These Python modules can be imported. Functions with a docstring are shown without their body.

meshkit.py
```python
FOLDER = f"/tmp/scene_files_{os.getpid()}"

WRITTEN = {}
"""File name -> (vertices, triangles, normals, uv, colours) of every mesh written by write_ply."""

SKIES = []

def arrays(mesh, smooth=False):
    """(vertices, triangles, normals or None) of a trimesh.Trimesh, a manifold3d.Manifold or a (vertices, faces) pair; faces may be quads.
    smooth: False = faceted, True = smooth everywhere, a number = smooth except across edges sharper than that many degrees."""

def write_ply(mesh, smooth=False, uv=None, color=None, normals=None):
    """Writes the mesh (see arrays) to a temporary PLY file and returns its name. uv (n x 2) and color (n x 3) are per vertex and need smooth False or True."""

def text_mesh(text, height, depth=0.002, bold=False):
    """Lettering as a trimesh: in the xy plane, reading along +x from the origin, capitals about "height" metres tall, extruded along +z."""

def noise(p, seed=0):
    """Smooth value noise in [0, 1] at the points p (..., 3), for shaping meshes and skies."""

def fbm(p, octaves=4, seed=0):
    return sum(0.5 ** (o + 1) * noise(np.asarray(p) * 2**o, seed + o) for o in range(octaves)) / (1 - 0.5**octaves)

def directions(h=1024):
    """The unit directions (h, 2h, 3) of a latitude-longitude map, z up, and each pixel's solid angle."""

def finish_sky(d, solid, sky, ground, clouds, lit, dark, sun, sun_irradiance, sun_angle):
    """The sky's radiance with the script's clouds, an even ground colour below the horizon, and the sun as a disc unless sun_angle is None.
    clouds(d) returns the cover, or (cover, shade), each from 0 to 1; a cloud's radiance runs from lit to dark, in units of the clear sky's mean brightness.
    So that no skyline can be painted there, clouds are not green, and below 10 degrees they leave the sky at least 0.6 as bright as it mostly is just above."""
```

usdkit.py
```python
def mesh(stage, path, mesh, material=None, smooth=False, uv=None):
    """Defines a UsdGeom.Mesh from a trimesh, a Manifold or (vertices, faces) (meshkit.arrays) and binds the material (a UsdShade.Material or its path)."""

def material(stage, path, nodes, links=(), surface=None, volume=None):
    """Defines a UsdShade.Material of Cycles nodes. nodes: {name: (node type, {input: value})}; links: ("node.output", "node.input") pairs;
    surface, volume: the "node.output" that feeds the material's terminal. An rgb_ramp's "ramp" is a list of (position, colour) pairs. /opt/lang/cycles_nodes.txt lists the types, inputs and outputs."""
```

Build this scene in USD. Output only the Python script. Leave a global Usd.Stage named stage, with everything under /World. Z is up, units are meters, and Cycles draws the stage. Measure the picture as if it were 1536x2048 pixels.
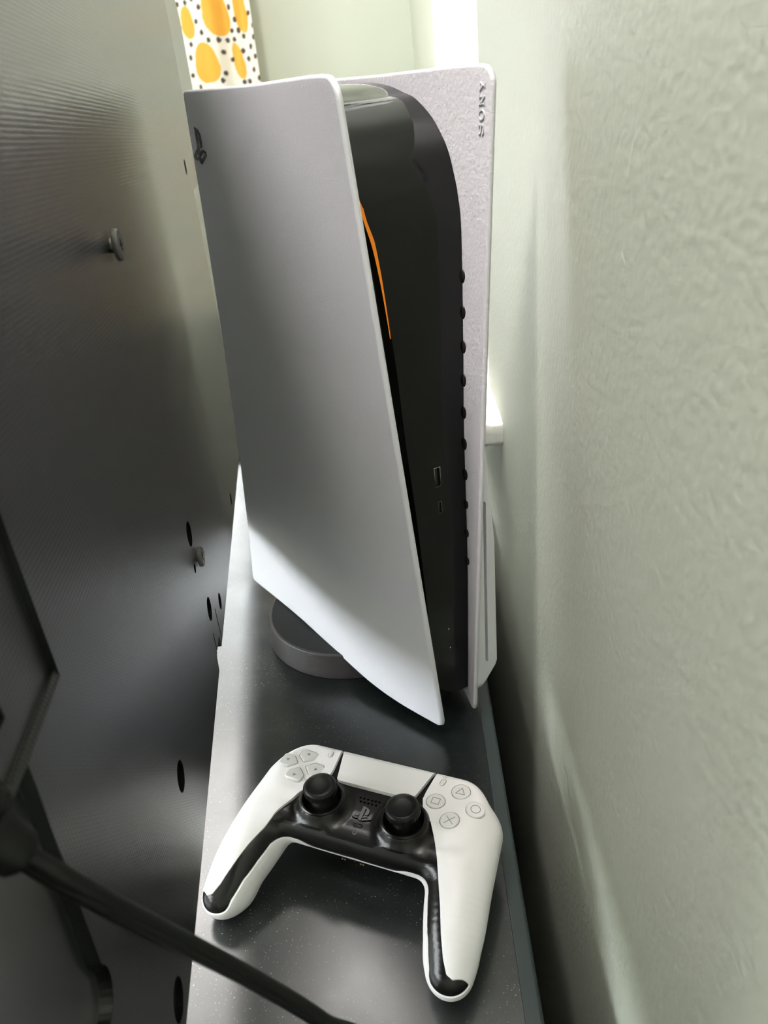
import math, numpy as np, trimesh, usdkit, meshkit
import manifold3d as m3
import shapely
from shapely.geometry import Polygon, LineString, Point, box as sbox
from scipy.spatial import Delaunay
from pxr import Usd, UsdGeom, UsdLux, UsdShade, Gf, Sdf, Vt

stage = Usd.Stage.CreateInMemory()
UsdGeom.SetStageUpAxis(stage, UsdGeom.Tokens.z)
UsdGeom.SetStageMetersPerUnit(stage, 1.0)
UsdGeom.Xform.Define(stage, '/World'); UsdGeom.Scope.Define(stage, '/World/Looks')
ZS = 0.55                                     # height of the sideboard's top above the floor

# ------------------------------------------------------------------ camera
CAM_H = 0.3745
cam = UsdGeom.Camera.Define(stage, '/World/camera')
FPX = 1500.0
fy = np.array([790 - 768, 253 - 1024, FPX]); fy /= np.linalg.norm(fy)
dv = np.array([1080 - 768, 0, FPX]); dv[1] = -(dv[0] * (790 - 768) + FPX * FPX) / (253 - 1024.); dv /= np.linalg.norm(dv)
fz = -dv; fx = np.cross(fy, fz)
R = np.array([fx, fy, fz]).T                  # columns: world axes in camera space (x right, y down, z ahead)
right, down, ahead = R[0], R[1], R[2]
m = Gf.Matrix4d(*[float(v) for v in (*right, 0, *(-down), 0, *(-ahead), 0, 0, 0, CAM_H + ZS, 1)])
cam.AddTransformOp().Set(m)
FL = 6.8
cam.CreateFocalLengthAttr(FL); cam.CreateHorizontalApertureAttr(FL * 1536 / FPX); cam.CreateVerticalApertureAttr(FL * 2048 / FPX)
cam.CreateClippingRangeAttr(Gf.Vec2f(0.01, 100))
cam.CreateFStopAttr(4.0); cam.CreateFocusDistanceAttr(0.43)
cam.CreateExposureAttr(0.2)

# ------------------------------------------------------------------ daylight and lamp settings
SKY = 4.5          # overcast daylight outside the windows
LAMP = 136.0        # pendant lamp out of view, lights the console side and right wall
LAMPS = [(-.42, .05, 1.75)]
PANEL = 22.0       # flat ceiling lights out of view, placed for the sheen on the sideboard
PANELS = [(-.98, 1.72, .27), (-1.0, 2.33, .27), (-.30, 1.50, .17)]
dome = UsdLux.DomeLight.Define(stage, '/World/daylight')
dome.CreateIntensityAttr(SKY); dome.CreateColorAttr(Gf.Vec3f(0.93, 0.97, 1.0))

# ------------------------------------------------------------------ helpers
USED = {}
def numbered(parent, name):
    k = USED.get((parent, name), 0); USED[(parent, name)] = k + 1
    return parent + '/' + (name if k == 0 else '%s_%03d' % (name, k))
def setdata(p, **kw):
    for k, v in kw.items():
        if v: p.SetCustomDataByKey(k, v)
def thing(name, label, cat, loc=(0, 0, 0), rotz=0, group=None):
    x = UsdGeom.Xform.Define(stage, numbered('/World', name))
    x.AddTranslateOp().Set(Gf.Vec3d(loc[0], loc[1], loc[2] + ZS))
    if rotz: x.AddRotateZOp().Set(rotz)
    setdata(x.GetPrim(), label=label, category=cat, group=group)
    return x
def obj(name, mesh, mat, parent=None, smooth=30, label=None, kind=None, cat=None, colors=None):
    """one Mesh prim; top-level ones are lifted by ZS"""
    pp = '/World' if parent is None else str(parent.GetPath())
    p = usdkit.mesh(stage, numbered(pp, name), mesh, M[mat], smooth=smooth)
    if parent is None: UsdGeom.XformCommonAPI(p).SetTranslate(Gf.Vec3d(0, 0, ZS))
    setdata(p.GetPrim(), label=label, kind=kind, category=cat)
    if colors is not None:
        UsdGeom.PrimvarsAPI(p).CreatePrimvar('printcolor', Sdf.ValueTypeNames.Color3fArray, 'vertex').Set(Vt.Vec3fArray.FromNumpy(colors.astype(np.float32)))
    return p
cat_ = trimesh.util.concatenate
def bx(x0, x1, y0, y1, z0, z1, ch=0.0):
    if ch:
        pts = []
        for sx in (0, 1):
            for sy in (0, 1):
                for sz in (0, 1):
                    c = [(x0, x1)[sx], (y0, y1)[sy], (z0, z1)[sz]]; s = [(1, -1)[sx] * ch, (1, -1)[sy] * ch, (1, -1)[sz] * ch]
                    for k in range(3):
                        q = list(c)
                        for j in range(3):
                            if j != k: q[j] += s[j]
                        pts.append(q)
        return trimesh.convex.convex_hull(np.array(pts))
    return trimesh.creation.box(extents=(x1 - x0, y1 - y0, z1 - z0), transform=trimesh.transformations.translation_matrix(((x0 + x1) / 2, (y0 + y1) / 2, (z0 + z1) / 2)))
def lathe(prof, n=48):
    return trimesh.creation.revolve(np.array(prof, float), sections=n)
def mani(t): return m3.Manifold(m3.Mesh(np.asarray(t.vertices, np.float32), np.asarray(t.faces, np.uint32)))
def tri(mf):
    q = mf.to_mesh(); return trimesh.Trimesh(q.vert_properties[:, :3], q.tri_verts, process=False)
def frame(t, o, ex, ey, ez):
    """moves a mesh given in local axes to origin o and axes ex, ey, ez"""
    T = np.eye(4); T[:3, 0], T[:3, 1], T[:3, 2], T[:3, 3] = ex, ey, ez, o
    t = t.copy(); t.apply_transform(T)
    return t
def tube(P, r, n=12, flat=1.0):
    P = np.asarray(P, float); t = np.gradient(P, axis=0); t /= np.linalg.norm(t, axis=1)[:, None]
    up = np.array([0, 0, 1.0]); a = np.cross(t, up); a /= np.linalg.norm(a, axis=1)[:, None] + 1e-12; b = np.cross(a, t)
    r = np.broadcast_to(r, (len(P),)); an = np.arange(n) * 2 * np.pi / n
    v = P[:, None] + r[:, None, None] * (np.cos(an)[None, :, None] * a[:, None] + flat * np.sin(an)[None, :, None] * b[:, None])
    v = np.vstack([v.reshape(-1, 3), P[:1], P[-1:]]); f = []
    L = len(P)
    for i in range(L - 1):
        for j in range(n):
            k = (j + 1) % n; f += [[i * n + j, i * n + k, (i + 1) * n + k], [i * n + j, (i + 1) * n + k, (i + 1) * n + j]]
    for j in range(n):
        k = (j + 1) % n; f += [[L * n, k, j], [L * n + 1, (L - 1) * n + j, (L - 1) * n + k]]
    t_ = trimesh.Trimesh(v, f, process=False); t_.fix_normals(); return t_
def bez(P, n=40):
    """Catmull-Rom through points"""
    P = np.asarray(P, float); Q = np.vstack([2 * P[0] - P[1], P, 2 * P[-1] - P[-2]]); out = []
    for i in range(1, len(Q) - 2):
        for s in np.linspace(0, 1, n, endpoint=False):
            a, b, c, d = Q[i - 1:i + 3]
            out.append(.5 * (2 * b + (c - a) * s + (2 * a - 5 * b + 4 * c - d) * s * s + (3 * b - a - 3 * c + d) * s ** 3))
    return np.array(out + [P[-1]])
def resample(poly, step):
    """shapely polygon -> ccw boundary points at about 'step'"""
    r = shapely.geometry.polygon.orient(poly).exterior
    n = max(8, int(r.length / step)); return np.array([r.interpolate(k / n, normalized=True).coords[0] for k in range(n)])
def extrude(poly, h, z0=0.0):
    gs = getattr(poly, 'geoms', [poly]); out = []
    for g in gs:
        t = trimesh.creation.extrude_polygon(g, h, engine='earcut'); t.apply_translation((0, 0, z0)); out.append(t)
    return cat_(out)
def plate(poly, thick, rad, step, warp, rim_n=4):
    """a plate with rounded rim over a 2-D outline; warp maps (x, y, depth 0..thick) to 3-D points"""
    b = resample(poly, step); n = len(b)
    t = np.roll(b, -1, 0) - np.roll(b, 1, 0); t /= np.linalg.norm(t, axis=1)[:, None]; nin = np.stack([-t[:, 1], t[:, 0]], 1)
    rings = []
    for k in range(rim_n + 1):
        a = k / rim_n * np.pi / 2; rings.append((rad * (1 - math.sin(a)), rad * (1 - math.cos(a))))   # (inset, depth)
    rings = [(i, d) for i, d in rings] + [(i, thick - d) for i, d in rings[::-1]]
    V = [np.c_[b + nin * i, np.full(n, d)] for i, d in rings]; F = []
    for k in range(len(V) - 1):
        i0, i1 = k * n, (k + 1) * n; j = np.arange(n); jn = (j + 1) % n
        F.append(np.c_[i0 + j, i1 + j, i1 + jn]); F.append(np.c_[i0 + j, i1 + jn, i0 + jn])
    base = len(V) * n; extra = []
    inner = Polygon(V[0][:, :2]).buffer(-step * .6)
    x0, y0, x1, y1 = inner.bounds
    gx, gy = np.meshgrid(np.arange(x0, x1, step), np.arange(y0, y1, step)); g = np.c_[gx.ravel(), gy.ravel()]
    g = g[shapely.contains_xy(inner, g[:, 0], g[:, 1])]
    for k, d in ((0, 0.0), (len(V) - 1, thick)):
        pts = np.vstack([V[k][:, :2], g]); D = Delaunay(pts).simplices
        c = pts[D].mean(1); D = D[shapely.contains_xy(Polygon(V[k][:, :2]).buffer(1e-7), c[:, 0], c[:, 1])]
        ar = np.cross(pts[D[:, 1]] - pts[D[:, 0]], pts[D[:, 2]] - pts[D[:, 0]]); D = D[np.abs(ar) > 1e-14]; ar = ar[np.abs(ar) > 1e-14]
        D = np.where((ar < 0)[:, None], D[:, ::-1], D)          # ccw seen from +depth
        if k == 0: D = D[:, ::-1]
        idx = np.concatenate([k * n + np.arange(n), base + np.arange(len(g))]); F.append(idx[D]); base += len(g); extra.append(np.c_[g, np.full(len(g), d)])
    v = np.vstack(V + extra); f = np.vstack(F)
    tm = trimesh.Trimesh(warp(v), f, process=False); tm.fix_normals()
    return tm

# ------------------------------------------------------------------ materials
M = {}
def mat(name, col, rough=.5, extra=None, nodes=None, links=None, **kw):
    n = {'p': ('principled_bsdf', dict(base_color=col, roughness=rough, **kw))}
    n.update(nodes or {})
    M[name] = usdkit.material(stage, '/World/Looks/' + name, n, links or [], surface='p.BSDF')
def bumpmat(name, col, rough, scale, dist, detail=2, strength=1.0, **kw):
    mat(name, col, rough, nodes={'tc': ('texture_coordinate', {}), 'n': ('noise_texture', {'scale': scale, 'detail': detail}), 'b': ('bump', {'strength': strength, 'distance': dist})},
        links=[('tc.object', 'n.vector'), ('n.fac', 'b.height'), ('b.normal', 'p.normal')], **kw)
bumpmat('green_paint', (.455, .485, .41), .55, 260, .0008, 2, .42)
bumpmat('white_paint', (.84, .83, .79), .45, 120, .0004, 2, .5)
bumpmat('old_white_gloss', (.86, .85, .82), .3, 90, .003, 3, .6)
mat('ceiling_white', (.82, .82, .79), .8)
bumpmat('carpet', (.16, .14, .12), .95, 400, .004)
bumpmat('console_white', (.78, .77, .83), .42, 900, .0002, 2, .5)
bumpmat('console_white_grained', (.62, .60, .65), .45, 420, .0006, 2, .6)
mat('console_gloss_black', (.002, .0022, .0022), .05, specular_ior_level=.25, coat_weight=.2, coat_roughness=.04, coat_ior=1.4)
mat('console_black', (.008, .008, .008), .45)
mat('socket_metal', (.55, .52, .47), .3, metallic=1.0)
mat('logo_black', (.004, .004, .005), .22, specular_ior_level=.3)
bumpmat('stand_black', (.04, .034, .037), .42, 1500, .0001)
mat('stand_top_black', (.007, .007, .0075), .5, specular_ior_level=.3)
mat('controller_white', (.80, .775, .80), .38)
mat('touchpad_white', (.80, .78, .80), .42)
mat('controller_black', (.004, .0035, .004), .24, specular_ior_level=.38)
mat('stick_black', (.006, .006, .006), .42, specular_ior_level=.3)
mat('button_clear', (.72, .71, .72), .14, coat_weight=.4)
mat('symbol_grey', (.24, .24, .25), .4)
mat('stick_mark', (.10, .10, .10), .5)
mat('scratch_pale', (.62, .64, .56), .6)
mat('gold_contact', (.83, .6, .28), .3, metallic=1.0)
mat('cable_black', (.003, .003, .003), .5, specular_ior_level=.2)
mat('screw_metal', (.13, .125, .12), .4, metallic=.7)
mat('screen_black', (.004, .004, .005), .08)
mat('panel_edge', (.02, .02, .02), .3)
mat('sideboard_edge', (.022, .032, .034), .4)
mat('sideboard_body', (.018, .022, .022), .45)
mat('lamp_metal', (.7, .7, .7), .3, metallic=1.0)
mat('window_frame_white', (.85, .85, .83), .35)
mat('film_grey', (.012, .012, .016), .22)
M['orange_light'] = usdkit.material(stage, '/World/Looks/orange_light', {'e': ('emission', {'color': (1.0, .30, .03), 'strength': .55})}, surface='e.emission')
M['lamp_glow'] = usdkit.material(stage, '/World/Looks/lamp_glow', {'e': ('emission', {'color': (1.0, .95, .90), 'strength': LAMP})}, surface='e.emission')
M['panel_glow'] = usdkit.material(stage, '/World/Looks/panel_glow', {'e': ('emission', {'color': (1.0, .96, .93), 'strength': PANEL})}, surface='e.emission')
M['window_glass'] = usdkit.material(stage, '/World/Looks/window_glass', {'t': ('transparent_bsdf', {'color': (.97, .98, .97)}), 'g': ('glossy_bsdf', {'roughness': .02}), 'f': ('fresnel', {'IOR': 1.45}), 'm': ('mix_closure', {})},
                                   [('f.fac', 'm.fac'), ('t.BSDF', 'm.closure1'), ('g.BSDF', 'm.closure2')], surface='m.closure')
M['curtain_print'] = usdkit.material(stage, '/World/Looks/curtain_print', {'a': ('attribute', {'attribute': 'printcolor'}), 'd': ('principled_bsdf', {'roughness': .9}), 't': ('translucent_bsdf', {}), 'm': ('mix_closure', {'fac': .35})},
                                    [('a.color', 'd.base_color'), ('a.color', 't.color'), ('d.BSDF', 'm.closure1'), ('t.BSDF', 'm.closure2')], surface='m.closure')
# sideboard top: satin charcoal lacquer with specks of dust
mat('sideboard_top', (.009, .0115, .0115), .25, specular_ior_level=.65, nodes={
    'tc': ('texture_coordinate', {}), 'v': ('noise_texture', {'scale': 900.0, 'detail': 1}),
    'r': ('rgb_ramp', {'ramp': [(0, (0, 0, 0)), (.69, (0, 0, 0)), (.75, (1, 1, 1)), (1, (1, 1, 1))]}),
    'n2': ('noise_texture', {'scale': 14.0, 'detail': 4}), 'r2': ('rgb_ramp', {'ramp': [(0, (0, 0, 0)), (.45, (.1, .1, .1)), (.7, (1, 1, 1)), (1, (1, 1, 1))]}),
    'mu': ('math', {'math_type': 'multiply'}), 'mc': ('mix_color', {'a': (.009, .0115, .0115), 'b': (.42, .43, .42)}),
    'mr': ('map_range', {'from_min': 0.3, 'from_max': .7, 'to_min': .21, 'to_max': .29})},
    links=[('tc.object', 'v.vector'), ('v.fac', 'r.fac'), ('tc.object', 'n2.vector'), ('n2.fac', 'r2.fac'), ('r.color', 'mu.value1'), ('r2.color', 'mu.value2'), ('mu.value', 'mc.fac'), ('mc.result', 'p.base_color'), ('n2.fac', 'mr.value'), ('mr.result', 'p.roughness')])
# television back: black plastic embossed with a fine grid of pips (rows along y, columns along z, 1.7 mm apart)
PITCH = .0017
K = 2 * math.pi / PITCH
mat('tv_plastic', (.002, .0019, .002), .23, coat_weight=.35, coat_roughness=.23, coat_ior=1.6, nodes={
    'tc': ('texture_coordinate', {}), 's': ('separate_xyz', {}),
    'my': ('math', {'math_type': 'multiply', 'value2': K}), 'mz': ('math', {'math_type': 'multiply', 'value2': K}),
    'sy': ('math', {'math_type': 'sine'}), 'sz': ('math', {'math_type': 'sine'}), 'ad': ('math', {'math_type': 'add'}), 'mx': ('math', {'math_type': 'maximum'}),
    'b': ('bump', {'strength': .34, 'distance': .00012})}, specular_ior_level=.42,
    links=[('tc.object', 's.vector'), ('s.y', 'my.value1'), ('s.z', 'mz.value1'), ('my.value', 'sy.value1'), ('mz.value', 'sz.value1'), ('sy.value', 'ad.value1'), ('sz.value', 'ad.value2'), ('ad.value', 'b.height'), ('b.normal', 'p.normal')])
mat('tv_smooth', (.004, .004, .004), .3, coat_weight=.7, coat_roughness=.25)

# ------------------------------------------------------------------ the room
XW, YB, XL, YN, ZC, ZF = .072, 2.64, -3.1, -2.2, 2.2, -ZS
WY0, WY1, WZ0, WZ1 = .714, 1.41, .142, 1.35            # window in the right wall
def wall(parts, name):
    return obj(name, cat_(parts), 'green_paint', kind='structure', smooth=False)
T = .22
wr = wall([bx(XW, XW + T, YN, WY0, ZF, ZC), bx(XW, XW + T, WY1, YB, ZF, ZC), bx(XW, XW + T, WY0, WY1, ZF, WZ0 - .0235), bx(XW, XW + T, WY0, WY1, WZ1, ZC)], 'wall_right')
# pale scratches in the paint of the right wall: (y, z) ends and half width
for (ya, za), (yb, zb_), w_ in (((.4984, .3941), (.4924, .3731), .0003), ((.3792, .3557), (.3889, .3203), .00035), ((.2536, .3654), (.2622, .3527), .0006), ((.5304, .3391), (.5519, .3255), .0003), ((.2629, .3309), (.2584, .3268), .0005), ((.4706, .2946), (.4750, .2851), .0003)):
    q_ = np.linspace(0, 1, 9)[:, None]; p_ = np.c_[np.full(9, XW - .00003), (1 - q_) * [ya, za] + q_ * [yb, zb_]]; p_[:, 1] += .0006 * np.sin(q_[:, 0] * 5)
    obj('scratch', tube(p_, .00006 * np.sin(np.linspace(.15, 3.0, 9)) ** .6, 8, w_ / .00006), 'scratch_pale', wr, smooth=60)
BX0, BX1, BZ0, BZ1 = -1.12, -.66, -.35, 2.15              # unseen window in the back wall, sized to brighten the sideboard's sheen
wall([bx(XL, BX0, YB, YB + .2, ZF, ZC), bx(BX1, XW + T, YB, YB + .2, ZF, ZC), bx(BX0, BX1, YB, YB + .2, ZF, BZ0), bx(BX0, BX1, YB, YB + .2, BZ1, ZC)], 'wall_back')
LY0, LY1, LZ0, LZ1 = -2.05, .9, .45, 1.75               # large unseen window in the left wall, lights the gap under the television
wall([bx(XL - .2, XL, YN, LY0, ZF, ZC), bx(XL - .2, XL, LY1, YB + .2, ZF, ZC), bx(XL - .2, XL, LY0, LY1, ZF, LZ0), bx(XL - .2, XL, LY0, LY1, LZ1, ZC)], 'wall_left')
wall([bx(XL - .2, XW + T, YN - .2, YN, ZF, ZC)], 'wall_near')
obj('floor', bx(XL - .2, XW + T, YN - .2, YB + .2, ZF - .1, ZF), 'carpet', kind='structure', smooth=False)
obj('ceiling', bx(XL - .2, XW + T, YN - .2, YB + .2, ZC, ZC + .1), 'ceiling_white', kind='structure', smooth=False)
def window(n, mk, label):
    w = UsdGeom.Xform.Define(stage, '/World/window_%d' % n); w.AddTranslateOp().Set(Gf.Vec3d(0, 0, ZS))
    setdata(w.GetPrim(), kind='structure', label=label)
    mk(w)
def win_right(w):
    e = .004
    obj('reveal', cat_([bx(XW + e, XW + T - .005, WY0, WY0 + .012, WZ0, WZ1), bx(XW + .001, XW + T - .005, WY1 - .014, WY1, WZ0, WZ1), bx(XW + e, XW + T - .005, WY0, WY1, WZ1 - .012, WZ1)]), 'white_paint', w, smooth=False)
    x0, x1 = XW + .075, XW + .125
    y0, y1, z0, z1 = WY0 + .012, WY1 - .014, WZ0, WZ1 - .012
    ym = (y0 + y1) / 2
    fr = [bx(x0, x1, y0, y0 + .05, z0, z1, .003), bx(x0, x1, y1 - .05, y1, z0, z1, .003), bx(x0, x1, y0, y1, z0, z0 + .05, .003), bx(x0, x1, y0, y1, z1 - .05, z1, .003), bx(x0, x1, ym - .025, ym + .025, z0, z1, .003)]
    obj('window_frame', cat_(fr), 'window_frame_white', w, smooth=False)
    for a, b in ((y0 + .05, ym - .025), (ym + .025, y1 - .05)):
        obj('pane', bx(x0 + .02, x0 + .026, a, b, z0 + .05, z1 - .05), 'window_glass', w, smooth=False)
window(1, win_right, 'white-framed window in the sage green wall beyond the console')
def win_back(w):
    y0, y1 = YB + .08, YB + .13
    xm = (BX0 + BX1) / 2
    fr = [bx(a, b, y0, y1, BZ0, BZ1, .003) for a, b in ((BX0, BX0 + .05), (BX1 - .05, BX1), (xm - .025, xm + .025))] + [bx(BX0, BX1, y0, y1, BZ0, BZ0 + .05, .003), bx(BX0, BX1, y0, y1, BZ1 - .05, BZ1, .003)]
    obj('window_frame', cat_(fr), 'window_frame_white', w, smooth=False)
    for a, b in ((BX0 + .05, xm - .025), (xm + .025, BX1 - .05)):
        obj('pane', bx(a, b, y0 + .02, y0 + .026, BZ0 + .05, BZ1 - .05), 'window_glass', w, smooth=False)
window(2, win_back, 'window in the far wall behind the patterned curtain')
def win_left(w):
    x0, x1 = XL - .13, XL - .08; n = 3; d = (LY1 - LY0) / n
    fr = [bx(x0, x1, LY0 + max(k * d - .025, 0), min(LY0 + k * d + .025, LY1), LZ0, LZ1, .003) for k in range(n + 1)] + [bx(x0, x1, LY0, LY1, LZ0, LZ0 + .05, .003), bx(x0, x1, LY0, LY1, LZ1 - .05, LZ1, .003)]
    obj('window_frame', cat_(fr), 'window_frame_white', w, smooth=False)
    for k in range(n):
        obj('pane', bx(x0 + .02, x0 + .026, LY0 + k * d + .025, LY0 + (k + 1) * d - .025, LZ0 + .05, LZ1 - .05), 'window_glass', w, smooth=False)
window(3, win_left, 'large window in the wall facing the front of the television')
# painted window sill whose horn runs on past the opening
SY_0, SY_1, STH = .607, 1.50, .0235
sm = mani(trimesh.creation.box()).scale((.164, SY_1 - SY_0, STH)).translate((XW + .048, (SY_0 + SY_1) / 2, WZ0 - STH / 2)).refine_to_length(.006)
st = tri(sm); v = np.array(st.vertices); c = np.array([XW + .048, (SY_0 + SY_1) / 2, WZ0 - STH / 2])
nz = meshkit.fbm(v * 90, 3, 5) - .5; out = (v - c) / np.array([.082, (SY_1 - SY_0) / 2, STH / 2]); out = np.where(np.abs(out) > .98, np.sign(out), 0)
L_ = np.abs(out).sum(1)[:, None]; v = v + out * (nz[:, None] * .0022) - np.where(L_ > 1.5, out * .0015, 0)
st.vertices = v
obj('window_sill', st, 'old_white_gloss', smooth=50, label='chipped white gloss window sill end sticking out of the green wall', cat='window sill')
# ceiling lamps out of view, placed to light console, wall and sideboard top
for LX, LY, LZP in LAMPS:
    lt = thing('pendant_lamp', 'white glass globe pendant lamp hanging from the ceiling', 'lamp', (LX, LY, ZC))
    obj('ceiling_rose', lathe([(0, 0), (.05, 0), (.048, -.012), (.02, -.024), (0, -.024)], 32), 'lamp_metal', lt)
    obj('flex', lathe([(0, -.0242), (.003, -.0242), (.003, LZP - ZC + .168), (0, LZP - ZC + .168)], 10), 'lamp_metal', lt)
    obj('cap', lathe([(0, .167 + LZP - ZC), (.03, .165 + LZP - ZC), (.034, .1455 + LZP - ZC), (0, .1455 + LZP - ZC)], 32), 'lamp_metal', lt)
    gl_ = trimesh.creation.icosphere(4, .145); gl_.apply_translation((0, 0, LZP - ZC)); obj('globe', gl_, 'lamp_glow', lt, smooth=True)
for k, (LX, LY, h) in enumerate(PANELS):
    lt = thing('ceiling_light', 'flat square ceiling light %s' % ('in the middle of the ceiling', 'closest to the far wall', 'above the sideboard, the smallest')[k], 'lamp', (LX, LY, ZC))
    obj('frame', cat_([bx(-h, h, -h, -h + .012, -.02, -.0005), bx(-h, h, h - .012, h, -.02, -.0005), bx(-h, -h + .012, -h + .012, h - .012, -.02, -.0005), bx(h - .012, h, -h + .012, h - .012, -.02, -.0005)]), 'window_frame_white', lt, smooth=False)
    obj('diffuser', bx(-h + .0125, h - .0125, -h + .0125, h - .0125, -.017, -.001), 'panel_glow', lt, smooth=False)

# ------------------------------------------------------------------ sideboard
sb = thing('sideboard', 'long low charcoal sideboard with a dusty satin top, running along the wall', 'sideboard')
SX0, SX1, SY0, SY1 = -.46, .0345, -.75, 1.95  # far end runs on out of view and darkens the television back's reflection
top = bx(SX0, SX1 - .0068, SY0, SY1, -.022, 0)
obj('top_panel', top, 'sideboard_top', sb, smooth=False)
edge = extrude(Polygon([(SX1 - .0066, -.022), (SX1 + .0022, -.022), (SX1 + .0022, -.0022), (SX1 + .0014, -.0011), (SX1 + .0002, -.0006), (SX1 - .0066, -.0002)]), SY1 - SY0)
edge = frame(edge, (0, SY1, 0), (1, 0, 0), (0, 0, 1), (0, -1, 0)); edge.fix_normals()
obj('edge_strip', edge, 'sideboard_edge', sb, smooth=40, label='bevelled teal-grey edge strip')
obj('carcass', bx(SX0 + .02, SX1 - .004, SY0 + .004, SY1 - .004, -.47, -.0221), 'sideboard_body', sb, smooth=False)
for k in range(4):
    a = SY0 + .01 + k * .67
    d_ = obj('door', bx(SX0 + .002, SX0 + .0198, a, a + .66, -.46, -.026, .001), 'sideboard_body', sb, smooth=False)
for x in (SX0 + .06, SX1 - .06):
    for y in (SY0 + .08, SY1 - .08):
        obj('leg', frame(lathe([(0, 0), (.012, 0), (.017, .0795), (0, .0795)], 20), (x, y, ZF), (1, 0, 0), (0, 1, 0), (0, 0, 1)), 'sideboard_body', sb)

# ------------------------------------------------------------------ television seen from behind
TVB = np.array([-0.1037, 0.1607, 0.0])
tv = thing('television', 'large black flat television seen from behind, its embossed back filling the left side', 'television', TVB, 8.6063)
def yz(poly, x0, x1):
    """a (y, z) polygon as a solid from x0 to x1"""
    t = extrude(poly, x1 - x0); t = frame(t, (x0, 0, 0), (0, 1, 0), (0, 0, 1), (1, 0, 0)); return t
def cyl_x(y, z, r, x0, x1, n=28):
    return yz(Point(y, z).buffer(r, quad_segs=n // 4), x0, x1)
hp = Polygon([(-0.125, 0.085), (0.2105, 0.085), (0.2128, 0.0926), (0.2146, 0.0941), (0.2342, 0.0941), (0.2355, 0.0859), (0.2355, 0.085), (0.6272, 0.085), (0.6272, 0.3384), (0.7021, 0.3419), (0.7021, 0.60), (-0.125, 0.60)])
hb = mani(yz(hp, -.0145, 0))
HOLES = [(0.2195, 0.1773, 0.0076), (0.2254, 0.1211, 0.0076), (0.2663, 0.1, 0.0058), (0.4304, 0.0997, 0.0055), (0.0779, 0.1316, 0.007), (-0.0418, 0.1715, 0.0087), (0.001, 0.0988, 0.0076), (0.2119, 0.1586, 0.0029), (0.5931, 0.3598, 0.0067)]
for y, z, r in HOLES: hb -= mani(cyl_x(y, z, r, -.010, .01))
for y, z0, z1 in ((0.2422, 0.0868, 0.11), (0.2181, 0.0868, 0.1077)): hb -= mani(bx(-.004, .01, y - .001, y + .001, z0, z1))
hb -= mani(yz(Polygon([(-0.115, 0.2474), (0.0018, 0.2509), (0.0018, 0.52), (-0.115, 0.52)]), -.0022, .01))
hb -= mani(trimesh.convex.convex_hull([(x, y, z) for y in (-.115, .0018) for x, z in ((.0005, .2475 if y < 0 else .2509), (.0005, .26), (-.0022, .26), (-.0022, .2505 if y < 0 else .2539), (.0005, .2440 if y < 0 else .2474))]))
hb -= mani(yz(Polygon([(-0.105, 0.2603), (-0.0277, 0.2603), (-0.0277, 0.51), (-0.105, 0.51)]), -.0040, .01))
hb -= mani(yz(Polygon([(-0.1, 0.1742), (-0.0357, 0.1742), (-0.0303, 0.2478), (-0.1, 0.2478)]), -.0125, .01))
obj('back_cover', tri(hb), 'tv_plastic', tv, smooth=False, label='embossed black plastic back cover with recesses and screw holes')
rp = Polygon([(-0.135, 0.0865), (0.8921, 0.0865), (0.8921, 0.5088), (0.885, 0.5177), (0.745, 0.61), (-0.135, 0.61)])
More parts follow.
